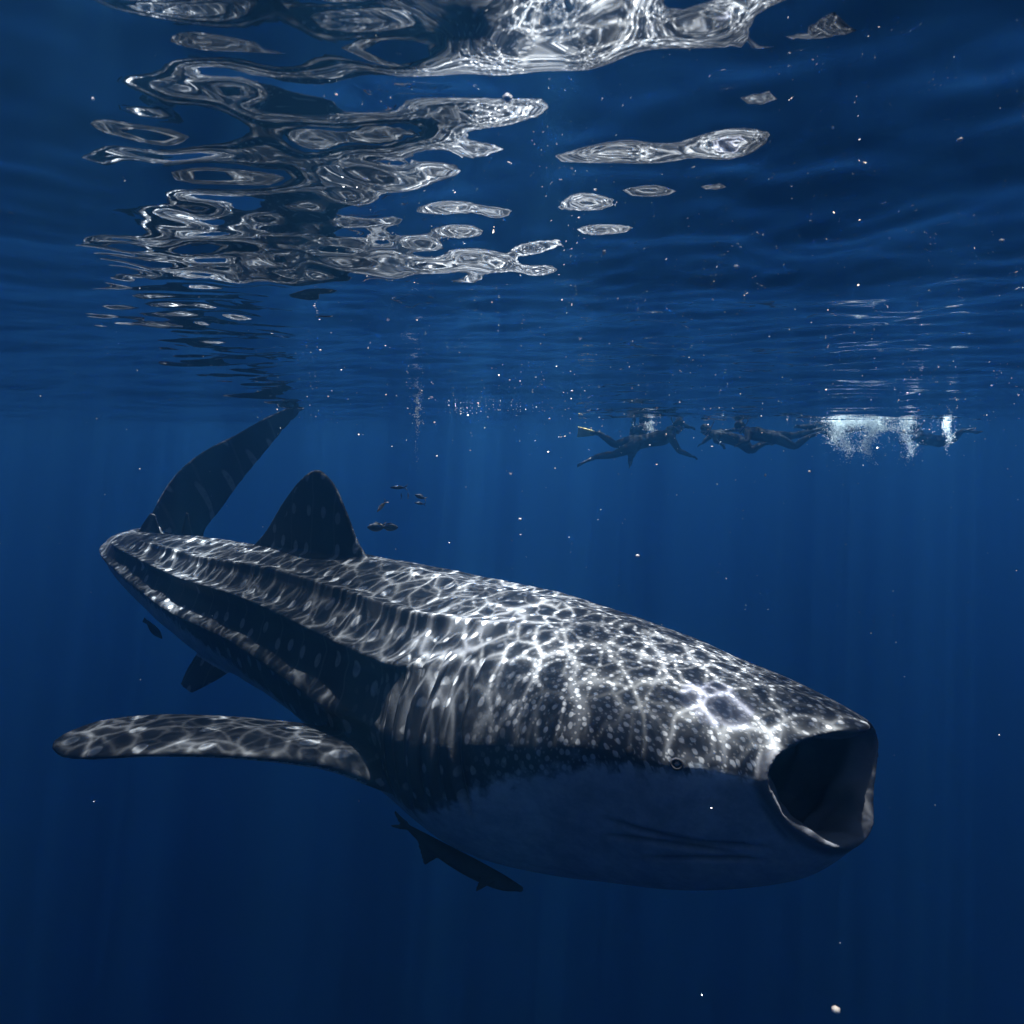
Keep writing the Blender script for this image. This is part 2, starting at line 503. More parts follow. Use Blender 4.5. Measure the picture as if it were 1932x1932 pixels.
# fleshy pleats and arches inside the mouth
rad_n_ = (N * lat[near]).sum(1) * np.sin(th) + (N * up[near]).sum(1) * np.cos(th)
inm_ = ((rad_n_ < -.25) & (s_at < 1.3)).astype(float)
pl_ = np.sin(th * 11 + 1.5 * np.sin(s_at * 6)) * sstep(s_at, .03, .12)
disp += inm_ * (.007 * pl_ + .030 * furrow(s_at - .26 - .05 * np.cos(2 * th), .035) + .035 * furrow(s_at - .46 - .05 * np.cos(2 * th), .04))
# soft unevenness of the living skin
disp += .004 * np.sin(s_at * 9.1 + 2 * th) * np.sin(th * 7 + s_at * 2.3) * skin_ok
P2 = P + N * disp[:, None]
me.vertices.foreach_set('co', P2.astype(np.float32).ravel()); me.update()
q_at = np.sign(th) * (np.abs(th) * np.clip(Rs, .18, .72) + np.clip(extra, 0, 9))
tb = np.interp(s_at, [-.1, .1, .32, .6, .9, 1.4, 2.0, 2.6, 4, 5.5, 7, 8], [87, 89, 90, 91, 92, 97, 112, 122, 116, 98, 94, 92])
pale = (deg - tb) / 10.0
fin_m = np.where((s_at > 4.4) & (s_at < 6.0) & (deg > 112), sstep(extra, .012, .035), 0)
fin_m = np.maximum(fin_m, np.where(s_at > 4.2, sstep(extra, .05, .09), sstep(extra, .08, .16)))
# fins: dark, the pectoral pale underneath
pale = pale * (1 - fin_m) + fin_m * (-3.0 + 4.5 * (N[:, 2] < -.3) * ((deg > 70) & (s_at < 4)))
rad_n = ((N * lat[near]).sum(1) * np.sin(th) + (N * up[near]).sum(1) * np.cos(th))
inner = sstep(-rad_n, -.2, .12) * (s_at < 1.4) * sstep(-extra, -.012, .015)
inner = np.maximum(inner, ((extra < -.10) & (rad_n < .0) & (s_at < 1.6)).astype(float))
mouth = np.maximum(inner, .9 * (1 - sstep(s_at + rim_off(th, 0.0), .012, .05)) * (deg > 75) * (s_at < .4))
for nm, arr in (('along', s_at), ('around', q_at), ('pale', pale), ('crease', np.clip(crease, 0, 1)), ('mouth', mouth), ('fin', fin_m)):
    a_ = me.attributes.new(nm, 'FLOAT', 'POINT'); a_.data.foreach_set('value', arr.astype(np.float32))

m_skin, nt, out = newmat('whale_shark_skin'); g = G(nt)
al, ar_, pl, crs, mo, fi = [g.attr(x) for x in ('along', 'around', 'pale', 'crease', 'mouth', 'fin')]
cv = g.n('ShaderNodeCombineXYZ'); g.put(cv, 0, al); g.put(cv, 1, ar_)
vec = cv.outputs[0]
tc = g.n('ShaderNodeNewGeometry').outputs['Position']
wob = g.vmath('SCALE', g.vmath('SUBTRACT', g.noise(tc, 9, 2, colr=True), (.5, .5, .5)), sc=.022)
vw = g.vmath('ADD', vec, wob)
sm = g.vor(vw, 17.0, 'F1', .75)
sm2 = g.vor(g.vmath('ADD', vw, (3.3, 1.7, 0)), 30.0, 'F1', 1.0)
lg = g.vor(g.vmath('MULTIPLY', vw, (1.0, .72, 1)), 5.0, 'F1', .45)
md = g.vor(g.vmath('MULTIPLY', g.vmath('ADD', vw, (.7, .4, 0)), (1.0, .8, 1)), 10.5, 'F1', .5)
spot_s = g.rng(sm, .27, .15)
spot_t = g.math('MULTIPLY', g.rng(sm2, .22, .10), .45)
spot_m = g.rng(md, .21, .12)
spot_l = g.math('MULTIPLY', g.rng(lg, .19, .12), 1.25)
headw = g.rng(al, 1.0, 1.7, 1, 0)
rearw = g.rng(al, 2.0, 2.7, 0, 1)
midw = g.math('SUBTRACT', g.math('SUBTRACT', 1.0, headw), rearw, clamp=True)
spots = g.math('ADD', g.math('MULTIPLY', g.math('MAXIMUM', spot_s, spot_t), headw),
               g.math('ADD', g.math('MULTIPLY', spot_m, midw), g.math('MULTIPLY', spot_l, rearw)), clamp=True)
# pale vertical bars between the spot columns
bars = g.math('ABSOLUTE', g.math('SINE', g.math('MULTIPLY', g.math('ADD', al, g.math('MULTIPLY', g.noise(vec, 3, 2), .10)), 10.37)))
bars = g.math('MULTIPLY', g.rng(bars, .16, .03), g.math('MULTIPLY', rearw, .28))
spots = g.math('MAXIMUM', spots, bars)
spots = g.math('MULTIPLY', spots, g.rng(g.noise(tc, 13, 2), .25, .5, .55, 1))
mott = g.noise(tc, 26, 5, .65)
mott2 = g.noise(tc, 4, 3)
dark = g.mix(mott, (.006, .007, .010, 1), (.018, .0195, .024, 1))
dark = g.mix(g.rng(mott2, .4, .7, 0, .5), dark, (.028, .030, .034, 1))
light = g.mix(mott, (.09, .096, .112, 1), (.19, .195, .205, 1))
colr = g.mix(g.math('MULTIPLY', spots, g.math('SUBTRACT', 1.0, g.math('MULTIPLY', fi, .15))), dark, light)
# scraped lilac-grey patch on the snout
sx = g.math('DIVIDE', g.math('SUBTRACT', al, .42), .17)
sy = g.math('DIVIDE', g.math('SUBTRACT', ar_, .44), .20)
rr = g.math('SQRT', g.math('ADD', g.math('MULTIPLY', sx, sx), g.math('MULTIPLY', sy, sy)))
rr = g.math('ADD', rr, g.math('MULTIPLY', g.math('SUBTRACT', g.noise(tc, 11, 4), .5), .9))
scrape = g.math('MULTIPLY', g.rng(rr, 1.05, .9), .75)
colr = g.mix(scrape, colr, g.mix(spots, (.036, .038, .056, 1), (.11, .115, .14, 1)))
bel = g.mix(g.rng(g.noise(tc, 7, 5, .7), .3, .7), g.mix(mott, (.10, .125, .16, 1), (.15, .18, .22, 1)), g.mix(mott, (.16, .19, .235, 1), (.24, .27, .31, 1)))
edge_n = g.math('ADD', pl, g.math('MULTIPLY', g.math('SUBTRACT', g.noise(tc, 14, 3), .5), 1.6))
edge_n = g.math('ADD', edge_n, g.math('MULTIPLY', g.math('SUBTRACT', spots, .3), .25))
colr = g.mix(g.rng(edge_n, -.25, .45), colr, bel)
colr = g.mix(g.math('MULTIPLY', crs, .75), colr, (.03, .032, .038, 1))
inm = g.mix(mott, (.03, .032, .04, 1), (.065, .065, .075, 1))
colr = g.mix(mo, colr, inm)
pb = g.n('ShaderNodeBsdfPrincipled')
g.put(pb, 'Base Color', colr); g.put(pb, 'Roughness', .62); g.put(pb, 'Specular IOR Level', .18)
bp = g.n('ShaderNodeBump'); g.put(bp, 'Strength', .35); g.put(bp, 'Distance', .004); g.put(bp, 'Height', g.noise(tc, 60, 5, .6))
g.put(pb, 'Normal', bp.outputs[0])
nt.links.new(pb.outputs[0], out.inputs[0])

root = empty('whale_shark', c[200])
tag(root, 'huge spotted whale shark swimming right with its mouth wide open', 'whale shark')
body = link_mesh('body', me, m_skin, root)
bvh = BVHTree.FromPolygons([Vector(p) for p in P2], [tuple(p.vertices) for p in me.polygons])
def hit(px, py):
    o = Vector((0, 0, -CH)); d = (Vector(pt(px, py, 5.0)) - o).normalized()
    loc, nrm, i, dist = bvh.ray_cast(o, d)
    return loc, nrm, i

m_eye = simple_mat('eye_black', (.006, .006, .008), .2, .1, 30, spec=.4)
m_ring = simple_mat('eye_rim', (.012, .012, .015), .8, .2, 40, spec=.05)
m_fold = simple_mat('mouth_fold_skin', (.09, .09, .10), .6, .3, 30, .2, spec=.1)
m_hole = simple_mat('spiracle_dark', (.015, .015, .018), .7, .3, 30, spec=.1)
def uv_ball(center, r, nrm=None, flat=1.0, seg=20, rg=12):
    V = []; Fc = []
    nrm = np.array(nrm if nrm is not None else (0, 0, 1), float); nrm /= np.linalg.norm(nrm)
    a = np.cross(nrm, [0, 0, 1.]) if abs(nrm[2]) < .9 else np.cross(nrm, [1., 0, 0]); a /= np.linalg.norm(a); b = np.cross(nrm, a)
    for i in range(rg + 1):
        ph = math.pi * i / rg
        for k in range(seg):
            t = 2 * math.pi * k / seg
            V.append(np.array(center) + r * (math.sin(ph) * (math.cos(t) * a + math.sin(t) * b) + flat * math.cos(ph) * nrm))
    for i in range(rg):
        for k in range(seg):
            Fc.append((i * seg + k, i * seg + (k + 1) % seg, (i + 1) * seg + (k + 1) % seg, (i + 1) * seg + k))
    return V, Fc
def torus(center, R, r, nrm, seg=28, tube=8, sq=1.0):
    V = []; Fc = []
    nrm = np.array(nrm, float); nrm /= np.linalg.norm(nrm)
    a = np.cross(nrm, [0, 0, 1.]); a /= np.linalg.norm(a); b = np.cross(nrm, a)
    for i in range(seg):
        t = 2 * math.pi * i / seg; dr = math.cos(t) * a + sq * math.sin(t) * b
        for k in range(tube):
            q = 2 * math.pi * k / tube
            V.append(np.array(center) + dr * (R + r * math.cos(q)) + nrm * r * math.sin(q))
    for i in range(seg):
        for k in range(tube):
            Fc.append((i * tube + k, ((i + 1) % seg) * tube + k, ((i + 1) % seg) * tube + (k + 1) % tube, i * tube + (k + 1) % tube))
    return V, Fc
ep, en, _ = hit(1277, 1441)
ei = at_s(np.interp(0, [0], [0]))
for side in (0, 1):
    if side == 0: p, nn = ep, en
    else:
        j = int(((c - np.array(ep)) ** 2).sum(1).argmin())
        v = np.array(ep) - c[j]; p = Vector(np.array(ep) - 2 * v.dot(lat[j]) * lat[j])
        loc, nn, i_, d_ = bvh.find_nearest(p); p = loc
    V, Fc = uv_ball(np.array(p) + np.array(nn) * .002, .019, nn, .5)
    e = link_mesh('eye', mesh_from(V, Fc), m_eye, root)
    V, Fc = torus(np.array(p) + np.array(nn) * .006,   .022, .006, nn, sq=.85)
    er = link_mesh('eyelid', mesh_from(V, Fc), m_ring, None)
    er.parent = e; er.location = (0, 0, 0)
sp_, sn_, _ = hit(1188, 1418)
V, Fc = uv_ball(np.array(sp_) - np.array(sn_) * .006, .024, sn_, .38)
link_mesh('spiracle', mesh_from(V, Fc), m_hole, root)

# ------------------------------------------------------------------ remoras and small fish
m_rem = simple_mat('remora_skin', (.016, .018, .022), .7, .3, 25, spec=.08)
def fish_body(pts_, rad, vert=1.0, extra=None, voxel=.008, smooth=2):
    sp = Soup()
    sp.limb(pts_, rad, 14, 5)
    if extra: extra(sp)
    return sp.fuse('fish', voxel, smooth, .5)
def remora():
    K = 2.42
    p = [pt(764, 1556, K + .1), pt(799, 1582, K + .07), pt(845, 1612, K + .03), pt(895, 1640, K), pt(945, 1664, K - .02), pt(983, 1677, K - .03)]
    r = [.010, .028, .042, .046, .038, .014]
    def ex(sp):
        a, b = pt(764, 1556, K + .1), pt(775, 1566, K + .09)
        sp.blade([pt(770, 1552, K + .1), pt(757, 1541, K + .1), pt(745, 1528, K + .11)], [pt(768, 1562, K + .1), pt(753, 1552, K + .1), pt(744, 1534, K + .11)], [.03, .02, .014])
        sp.blade([pt(770, 1554, K + .1), pt(755, 1556, K + .1), pt(737, 1556, K + .11)], [pt(772, 1566, K + .1), pt(757, 1565, K + .1), pt(739, 1560, K + .11)], [.03, .02, .014])
        sp.blade([pt(850, 1610, K + .03), pt(825, 1620, K + .03), pt(803, 1632, K + .03)], [pt(785, 1575, K + .06), pt(790, 1600, K + .05), pt(799, 1630, K + .03)], [.03, .02, .014])
        sp.blade([pt(935, 1660, K - .05), pt(918, 1672, K - .08), pt(900, 1682, K - .1)], [pt(905, 1655, K - .05), pt(900, 1670, K - .08), pt(896, 1681, K - .1)], [.025, .018, .014])
    o = link_mesh('remora', fish_body(p, r, extra=ex, voxel=.007), m_rem)
    tag(o, 'long dark slender remora with forked tail swimming below the whale shark belly', 'fish')
    K = 5.15
    p = [pt(278, 1172, K), pt(287, 1184, K), pt(296, 1194, K), pt(305, 1204, K)]
    def ex2(sp):
        sp.blade([pt(280, 1172, K), pt(272, 1164, K)], [pt(276, 1178, K), pt(268, 1174, K)], [.02, .014])
        sp.blade([pt(292, 1186, K), pt(290, 1196, K)], [pt(286, 1184, K), pt(285, 1193, K)], [.02, .014])
    o = link_mesh('remora', fish_body(p, [.012, .034, .036, .01], extra=ex2, voxel=.008), m_rem)
    tag(o, 'short dark remora beside the pale underside of the whale shark tail', 'fish')
remora()

m_fish = simple_mat('small_fish_skin', (.015, .02, .03), .5, .3, 30, spec=.25)
m_fish2 = simple_mat('small_fish_brown', (.16, .12, .07), .4, .3, 30, spec=.5)
m_finy = simple_mat('fish_tail_yellow', (.38, .30, .12), .5, .2, 30)
def small_fish(px, py, Y, L, ang, hgt, label, mat, yaw=0.0):
    """L = body length in metres, ang = tilt in the picture plane, head towards +"""
    o0 = pt(px, py, Y)
    e = empty('small_fish', o0)
    d = np.array([math.cos(ang) * math.cos(yaw), math.cos(ang) * math.sin(yaw), math.sin(ang)])
    sd = np.array([-math.sin(yaw), math.cos(yaw), 0])
    u = np.cross(d, sd) * -1
    if u[2] < 0 and abs(math.cos(ang)) > .3: u = -u
    def oval(t): return hgt * L * .5 * math.sin(math.pi * min(max(t, 0), 1)) ** .75
    rings = []
    for k in range(17):
        t = k / 16; tt = .02 + .96 * t
        b = max(oval(tt), .02 * L); w = b * .38
        rings.append([o0 + d * (t - .5) * L + u * b * math.cos(q) + sd * w * math.sin(q) for q in np.linspace(0, 2 * math.pi, 14, endpoint=False)])
    sp = Soup(); sp.rings(rings)
    link_mesh('body', mesh_from(sp.v, sp.f), mat, e)
    sp = Soup(); tb_ = o0 - d * .47 * L
    for sg in (1, -1):
        sp.blade([tb_ + u * sg * .05 * L, tb_ - d * .16 * L + u * sg * .17 * L, tb_ - d * .28 * L + u * sg * .24 * L],
                 [tb_ - d * .03 * L, tb_ - d * .12 * L + u * sg * .04 * L, tb_ - d * .24 * L + u * sg * .2 * L], [.03 * L] * 3, 5, 3)
    link_mesh('tail_fin', mesh_from(sp.v, sp.f), m_finy if hgt > .4 else mat, e)
    sp = Soup()
    sp.blade([o0 + d * .18 * L + u * hgt * .42 * L, o0 + d * .02 * L + u * hgt * .66 * L], [o0 - d * .30 * L + u * hgt * .25 * L, o0 - d * .28 * L + u * hgt * .5 * L], [.03 * L, .015 * L], 5, 3)
    link_mesh('dorsal_fin', mesh_from(sp.v, sp.f), mat, e)
    V, Fc = uv_ball(o0 + d * .36 * L - sd * oval(.86) * .36 + u * .05 * L, .03 * L, seg=8, rg=6)
    link_mesh('eye', mesh_from(V, Fc), m_eye, e)
    tag(e, label, 'fish', 'small fish beside the dorsal fin')
PI = math.pi
small_fish(709, 995, 3.9, .135, PI, .50, 'left one of two dark oval fish swimming tail to tail', m_fish)
small_fish(737, 995, 3.9, .120, 0, .50, 'right one of two dark oval fish swimming tail to tail', m_fish)
small_fish(710, 991, 4.25, .12, PI, .30, 'brown fish just above the left of two dark oval fish', m_fish2)
small_fish(750, 920, 4.1, .12, PI, .24, 'slender dark fish, topmost of the small fish group', m_fish)
small_fish(792, 937, 4.1, .085, PI - .35, .42, 'stubby dark fish, rightmost of the small fish group', m_fish)
small_fish(791, 950, 4.1, .08, PI - .15, .26, 'small pale backed fish under the rightmost stubby dark fish', m_fish)
small_fish(719, 957, 3.9, .10, PI + .85, .26, 'brown fish tilted head down above the two oval fish', m_fish2)
small_fish(757, 935, 4.2, .045, PI / 2, .22, 'tiny dark upright fish just under the slender topmost fish', m_fish)
small_fish(770, 934, 4.2, .045, PI / 2, .22, 'tiny pale upright fish between the slender and the stubby fish', m_fish2)

# ------------------------------------------------------------------ snorkellers at the surface
m_suit = simple_mat('wetsuit_black', (.0025, .003, .004), .85, .3, 12, .15, spec=.05)
m_skinp = simple_mat('human_skin', (.42, .27, .20), .55, .1, 15)
m_yel = simple_mat('fin_yellow', (.55, .42, .10), .5, .15, 15)
m_blk = simple_mat('fin_black', (.03, .03, .035), .5, .2, 15)
m_glass = simple_mat('mask_glass', (.05, .07, .09), .1, .1, 15, spec=.8)
m_wht = simple_mat('watch_white', (.75, .76, .76), .4, .05, 15)

def hand(sp, wrist, direction, palm_n, sc=1.0):
    d = np.array(direction, float); d /= np.linalg.norm(d)
    nn = np.array(palm_n, float); nn -= d * nn.dot(d); nn /= np.linalg.norm(nn)
    w = np.cross(d, nn)
    sp.limb([wrist, wrist + d * .04 * sc, wrist + d * .085 * sc], [.026 * sc, .040 * sc, .036 * sc], 10, 3, flat=(nn, .5))
    for k, (o_, L) in enumerate(((-.030, .066), (-.010, .078), (.011, .073), (.030, .056))):
        b = wrist + d * .085 * sc + w * o_ * sc
        sp.limb([b, b + d * L * .5 * sc + nn * .008 * sc + w * o_ * .15, b + d * L * .85 * sc + nn * .028 * sc + w * o_ * .25], [.0105 * sc, .0095 * sc, .0085 * sc], 8, 2)
    b = wrist + d * .03 * sc - w * .034 * sc
    sp.limb([b, b + d * .03 * sc - w * .025 * sc, b + d * .06 * sc - w * .038 * sc + nn * .01], [.013 * sc, .0115 * sc, .009 * sc], 8, 2)

def swimmer(name_label, head, neck, chest, hips, legs, arms, group, fin_cols, watch=None):
    """legs: [(hip, knee, ankle, fin tip)], arms: [(shoulder, elbow, wrist, hand direction)]"""
    root = empty('person', hips)
    sp = Soup()
    mid = (np.array(chest) + np.array(hips)) / 2
    ax = (0, 0, 1)
    sp.limb([neck, (np.array(neck) * .35 + np.array(chest) * .65), chest, mid, hips], [.075, .165, .20, .175, .185], 16, 4, flat=(ax, .78))
    sp.limb([neck, head], [.06, .065], 12, 3)
    for hip, knee, ank, tip in legs:
        h, k, a = map(np.array, (hip, knee, ank))
        sp.limb([h, (h + k) / 2, k, k * .6 + a * .4, a], [.130, .108, .076, .076, .052], 12, 3)
        t = np.array(tip); d = (t - a) / np.linalg.norm(t - a)
        sp.limb([a, a + d * .09, a + d * .17], [.045, .045, .035], 10, 2)
    for sh, el, wr, hd in arms:
        s_, e_, w_ = map(np.array, (sh, el, wr))
        sp.limb([np.array(neck) * .5 + s_ * .5, s_], [.09, .075], 12, 3)
        sp.limb([s_, (s_ + e_) / 2, e_, e_ * .6 + w_ * .4, w_], [.085, .068, .055, .050, .034], 12, 3)
        hand(sp, w_, hd, (0, -.3, -1))
    b = link_mesh('body', sp.fuse('person_body', .0115, 3, .5), m_suit, root)
    sp = Soup()
    hd_ = np.array(head); fw = hd_ - np.array(neck); fw /= np.linalg.norm(fw)
    face = np.array([0.0, 0, -1.0]) + fw * .55; face /= np.linalg.norm(face)
    V, Fc = uv_ball(hd_ + fw * .05, .098, fw, 1.22, 20, 14); sp.add(V, Fc)
    sp.limb([hd_ + fw * .02 + face * .06, hd_ + face * .085 - fw * .03], [.062, .045], 10, 3)      # jaw
    sp.limb([hd_ + fw * .06 + face * .09, hd_ + fw * .03 + face * .115], [.014, .018], 8, 2)        # nose
    for sg in (1, -1):
        sd = np.cross(fw, face) * sg
        V, Fc = uv_ball(hd_ + fw * .03 + sd * .098, .026, sd, .4, 10, 6); sp.add(V, Fc)
    link_mesh('head', sp.fuse('person_head', .009, 2, .5), m_skinp, root)
    sp = Soup()
    V, Fc = uv_ball(hd_ + fw * .065 - face * .012, .104, fw, 1.2, 18, 12); sp.add(V, Fc)
    link_mesh('hood', mesh_from(sp.v, sp.f), m_suit, root)
    sp = Soup(); sd = np.cross(fw, face)
    mc = hd_ + fw * .075 + face * .10
    sp.limb([mc - sd * .07, mc, mc + sd * .07], [.038, .044, .038], 10, 3, flat=(face, .6))
    mk = link_mesh('diving_mask', mesh_from(sp.v, sp.f), m_glass, root)
    sp = Soup()
    sp.limb([hd_ + face * .11 - fw * .01, hd_ + sd * .09 + face * .10, hd_ + sd * .115 - face * .02, hd_ + sd * .12 - face * .22 + fw * .02], [.011, .011, .011, .011], 8, 4)
    link_mesh('snorkel', mesh_from(sp.v, sp.f), m_blk, root)
    for (hip, knee, ank, tip), mt in zip(legs, fin_cols):
        if mt is None: continue
        a, t = np.array(ank), np.array(tip); d = (t - a); L = np.linalg.norm(d); d /= L
        side = np.array([0, .35, -1.]) if mt is m_yel else np.array([.15, 1, -.35]); side -= d * side.dot(d); side /= np.linalg.norm(side)
        sp = Soup(); s0 = a + d * .10
        sp.blade([s0 - side * .05, s0 + d * (L - .1) * .5 - side * .085, t - side * .115], [s0 + side * .05, s0 + d * (L - .1) * .5 + side * .085, t + side * .115], [.07, .03, .014], 6, 4)
        f_ = link_mesh('swim_fin', mesh_from(sp.v, sp.f), mt, root)
    if watch is not None:
        w_ = np.array(arms[watch][2]); e_ = np.array(arms[watch][1]); d = (w_ - e_) / np.linalg.norm(w_ - e_)
        V, Fc = torus(w_ - d * .02, .036, .012, d, 20, 8)
        link_mesh('wristwatch', mesh_from(V, Fc), m_wht, root)
    tag(root, name_label, 'person', group)
    return root
GR = 'people snorkelling at the surface'
Yd = 10.0
p = lambda x, y, dy=0: pt(x, y, Yd + dy)
swimmer('snorkeller in black wetsuit with one yellow fin reaching an arm down and right', p(1277, 806), p(1268, 816), p(1248, 826), p(1203, 835),
        [(p(1197, 832, .08), p(1160, 838, .1), p(1131, 818, .1), p(1090, 815, .12)), (p(1197, 842, -.08), p(1160, 857, -.1), p(1124, 862, -.1), p(1089, 879, -.12))],
        [(p(1266, 826, -.2), p(1281, 850, -.25), p(1303, 860, -.3), (1, -.1, -.35)), (p(1262, 812, .2), p(1285, 800, .5), p(1300, 806, .7), (1, .2, -.2))], GR, [m_yel, m_blk])
Yd = 10.9
swimmer('snorkeller hanging upright behind the one with the yellow fin, arm up to the surface', p(1213, 800), p(1208, 808), p(1204, 820), p(1196, 838),
        [(p(1196, 842, .1), p(1193, 856, 0), p(1191, 862, -.1), p(1188, 882, -.1)), (p(1192, 842, -.1), p(1188, 852, -.15), p(1189, 860, -.1), p(1187, 880, 0))],
        [(p(1214, 812, .15), p(1224, 806, .2), p(1222, 797, .2), (0, 0, 1)), (p(1200, 810, -.1), p(1192, 812, -.2), p(1196, 802, -.2), (0, 0, 1))], GR, [m_blk, m_blk])
Yd = 11.5
swimmer('snorkeller facing left with arms down, heading towards the yellow finned one', p(1335, 812), p(1343, 817), p(1360, 822), p(1398, 833),
        [(p(1400, 834, .1), p(1420, 850, .1), p(1436, 836, .1), p(1462, 838, .1)), (p(1400, 836, -.1), p(1414, 850, -.1), p(1440, 838, -.1), p(1466, 828, -.1))],
        [(p(1350, 822, -.2), p(1350, 832, -.25), p(1360, 837, -.3), (.7, 0, -.7)), (p(1346, 818, .2), p(1334, 828, .2), p(1326, 836, .2), (-.8, 0, -.4))], GR, [m_blk, m_blk], watch=0)
Yd = 11.0
swimmer('snorkeller kicking with bent knees just left of the white foam', p(1400, 807), p(1408, 812), p(1424, 818), p(1462, 826),
        [(p(1464, 826, -.1), p(1499, 842, -.1), p(1526, 824, -.1), p(1558, 812, -.1)), (p(1464, 824, .1), p(1498, 822, .1), p(1528, 815, .1), p(1556, 806, .1))],
        [(p(1412, 818, -.2), p(1410, 832, -.3), p(1398, 838, -.3), (-.8, 0, -.2)), (p(1410, 812, .2), p(1392, 810, .3), p(1376, 812, .3), (-.9, 0, -.1))], GR, [m_blk, m_blk])
Yd = 12.2
swimmer('snorkeller half hidden by foam with a dark arm hanging down', p(1600, 806), p(1594, 808), p(1580, 810), p(1546, 806),
        [(p(1546, 806, .1), p(1530, 808, .1), p(1516, 804, .1), p(1500, 806, .1)), (p(1546, 806, -.1), p(1532, 804, -.1), p(1518, 806, -.1), p(1500, 804, -.1))],
        [(p(1556, 812, -.3), p(1566, 822, -.35), p(1578, 833, -.4), (.7, 0, -.6)), (p(1600, 810, .2), p(1612, 812, .3), p(1624, 810, .3), (1, 0, 0))], GR, [m_blk, m_blk])
Yd = 12.0
swimmer('rightmost snorkeller arching under the surface with fins trailing right', p(1728, 812), p(1734, 820), p(1745, 828), p(1770, 832),
        [(p(1772, 832, .1), p(1796, 828, .1), p(1816, 812, .1), p(1850, 816, .1)), (p(1772, 834, -.1), p(1798, 830, -.1), p(1814, 814, -.1), p(1838, 809, -.1))],
        [(p(1736, 822, -.2), p(1724, 828, -.3), p(1708, 833, -.3), (-1, 0, 0)), (p(1736, 818, .2), p(1722, 816, .3), p(1708, 816, .3), (-1, 0, 0))], GR, [m_blk, m_blk])

# ------------------------------------------------------------------ bubbles and drifting specks
m_bub, nt, out = newmat('white_bubbles'); g = G(nt)
pb = g.n('ShaderNodeBsdfDiffuse'); g.put(pb, 'Color', (.93, .97, .97, 1))
pt_ = g.n('ShaderNodeBsdfTranslucent'); g.put(pt_, 'Color', (.93, .97, .97, 1))
mxb = g.n('ShaderNodeMixShader'); g.put(mxb, 0, .5)
nt.links.new(pb.outputs[0], mxb.inputs[1]); nt.links.new(pt_.outputs[0], mxb.inputs[2])
nt.links.new(mxb.outputs[0], out.inputs[0])
m_speck, nt, out = newmat('pale_specks'); g = G(nt)
pb = g.n('ShaderNodeBsdfPrincipled'); g.put(pb, 'Roughness', .6)
rnd = g.noise(g.n('ShaderNodeNewGeometry').outputs['Position'], 3.0, 1)
g.put(pb, 'Base Color', g.mix(g.rng(rnd, .35, .6), (.80, .66, .52, 1), (.85, .86, .86, 1)))
nt.links.new(pb.outputs[0], out.inputs[0])
phi = (1 + 5 ** .5) / 2
ICO = np.array([(-1, phi, 0), (1, phi, 0), (-1, -phi, 0), (1, -phi, 0), (0, -1, phi), (0, 1, phi), (0, -1, -phi), (0, 1, -phi), (phi, 0, -1), (phi, 0, 1), (-phi, 0, -1), (-phi, 0, 1)]) / math.sqrt(1 + phi * phi)
ICF = np.array([(0, 11, 5), (0, 5, 1), (0, 1, 7), (0, 7, 10), (0, 10, 11), (1, 5, 9), (5, 11, 4), (11, 10, 2), (10, 7, 6), (7, 1, 8), (3, 9, 4), (3, 4, 2), (3, 2, 6), (3, 6, 8), (3, 8, 9), (4, 9, 5), (2, 4, 11), (6, 2, 10), (8, 6, 7), (9, 8, 1)])
def ball_cloud(name, centers, radii, mat, squash=None):
    n_ = len(centers)
    V = ICO[None] * radii[:, None, None]
    if squash is not None: V = V * squash[:, None, :]
    V = (V + centers[:, None, :]).reshape(-1, 3)
    Fx = (ICF[None] + (np.arange(n_) * 12)[:, None, None]).reshape(-1, 3)
    me = bpy.data.meshes.new(name)
    me.vertices.add(len(V)); me.vertices.foreach_set('co', V.astype(np.float32).ravel())
    me.loops.add(Fx.size); me.loops.foreach_set('vertex_index', Fx.ravel().astype(np.int32))
    me.polygons.add(len(Fx)); me.polygons.foreach_set('loop_start', np.arange(0, Fx.size, 3, dtype=np.int32))
    me.update(calc_edges=True)
    return link_mesh(name, me, mat)
def plume(px, py0, py1, w, n_, Yc, rr=(.0035, .012), taper=.5):
    t = rng.random(n_) ** 1.5
    wob = np.cumsum(rng.normal(size=200)) * .05
    t = t * (1 + .15 * rng.exponential(size=n_))
    halo = np.where(rng.random(n_) < .45, 1.0 + rng.exponential(size=n_) * .6, .8)
    cx = px + w * .35 * np.sin(t * 5 + px) + rng.normal(size=n_) * w * (.5 - taper * .3 * np.clip(t, 0, 1)) * halo
    cy = py0 + (py1 - py0) * t + rng.normal(size=n_) * 1.2
    yy = Yc + rng.normal(size=n_) * .12
    C_ = np.array([pt(a, b, y) for a, b, y in zip(cx, cy, yy)])
    C_[:, 2] = np.minimum(C_[:, 2], wave_height(C_[:, 0], C_[:, 1]) - .015 - .03 * rng.random(n_))
    R_ = rr[0] + (rr[1] - rr[0]) * rng.random(n_) ** 3
    return C_, R_
CC = []; RR = []
for a in ((1592, 794, 848, 22, 1500), (1578, 798, 838, 14, 500), (1640, 794, 850, 20, 1300), (1712, 794, 852, 15, 1000), (1788, 795, 834, 10, 420), (1650, 792, 812, 56, 1500), (1600, 792, 806, 40, 500), (1228, 796, 816, 12, 260)):
    C_, R_ = plume(a[0], a[1], a[2], a[3], int(a[4] * 1.9), 10.6 if a[0] > 1300 else 10.3)
    CC.append(C_); RR.append(R_)
o = ball_cloud('foam', np.vstack(CC), np.concatenate(RR), m_bub)
tag(o, 'white bubbly foam churned up by the snorkellers under the surface', 'foam', kind='stuff')
C1, R1 = plume(788, 768, 800, 6, 160, 6.6, (.003, .013), .2)
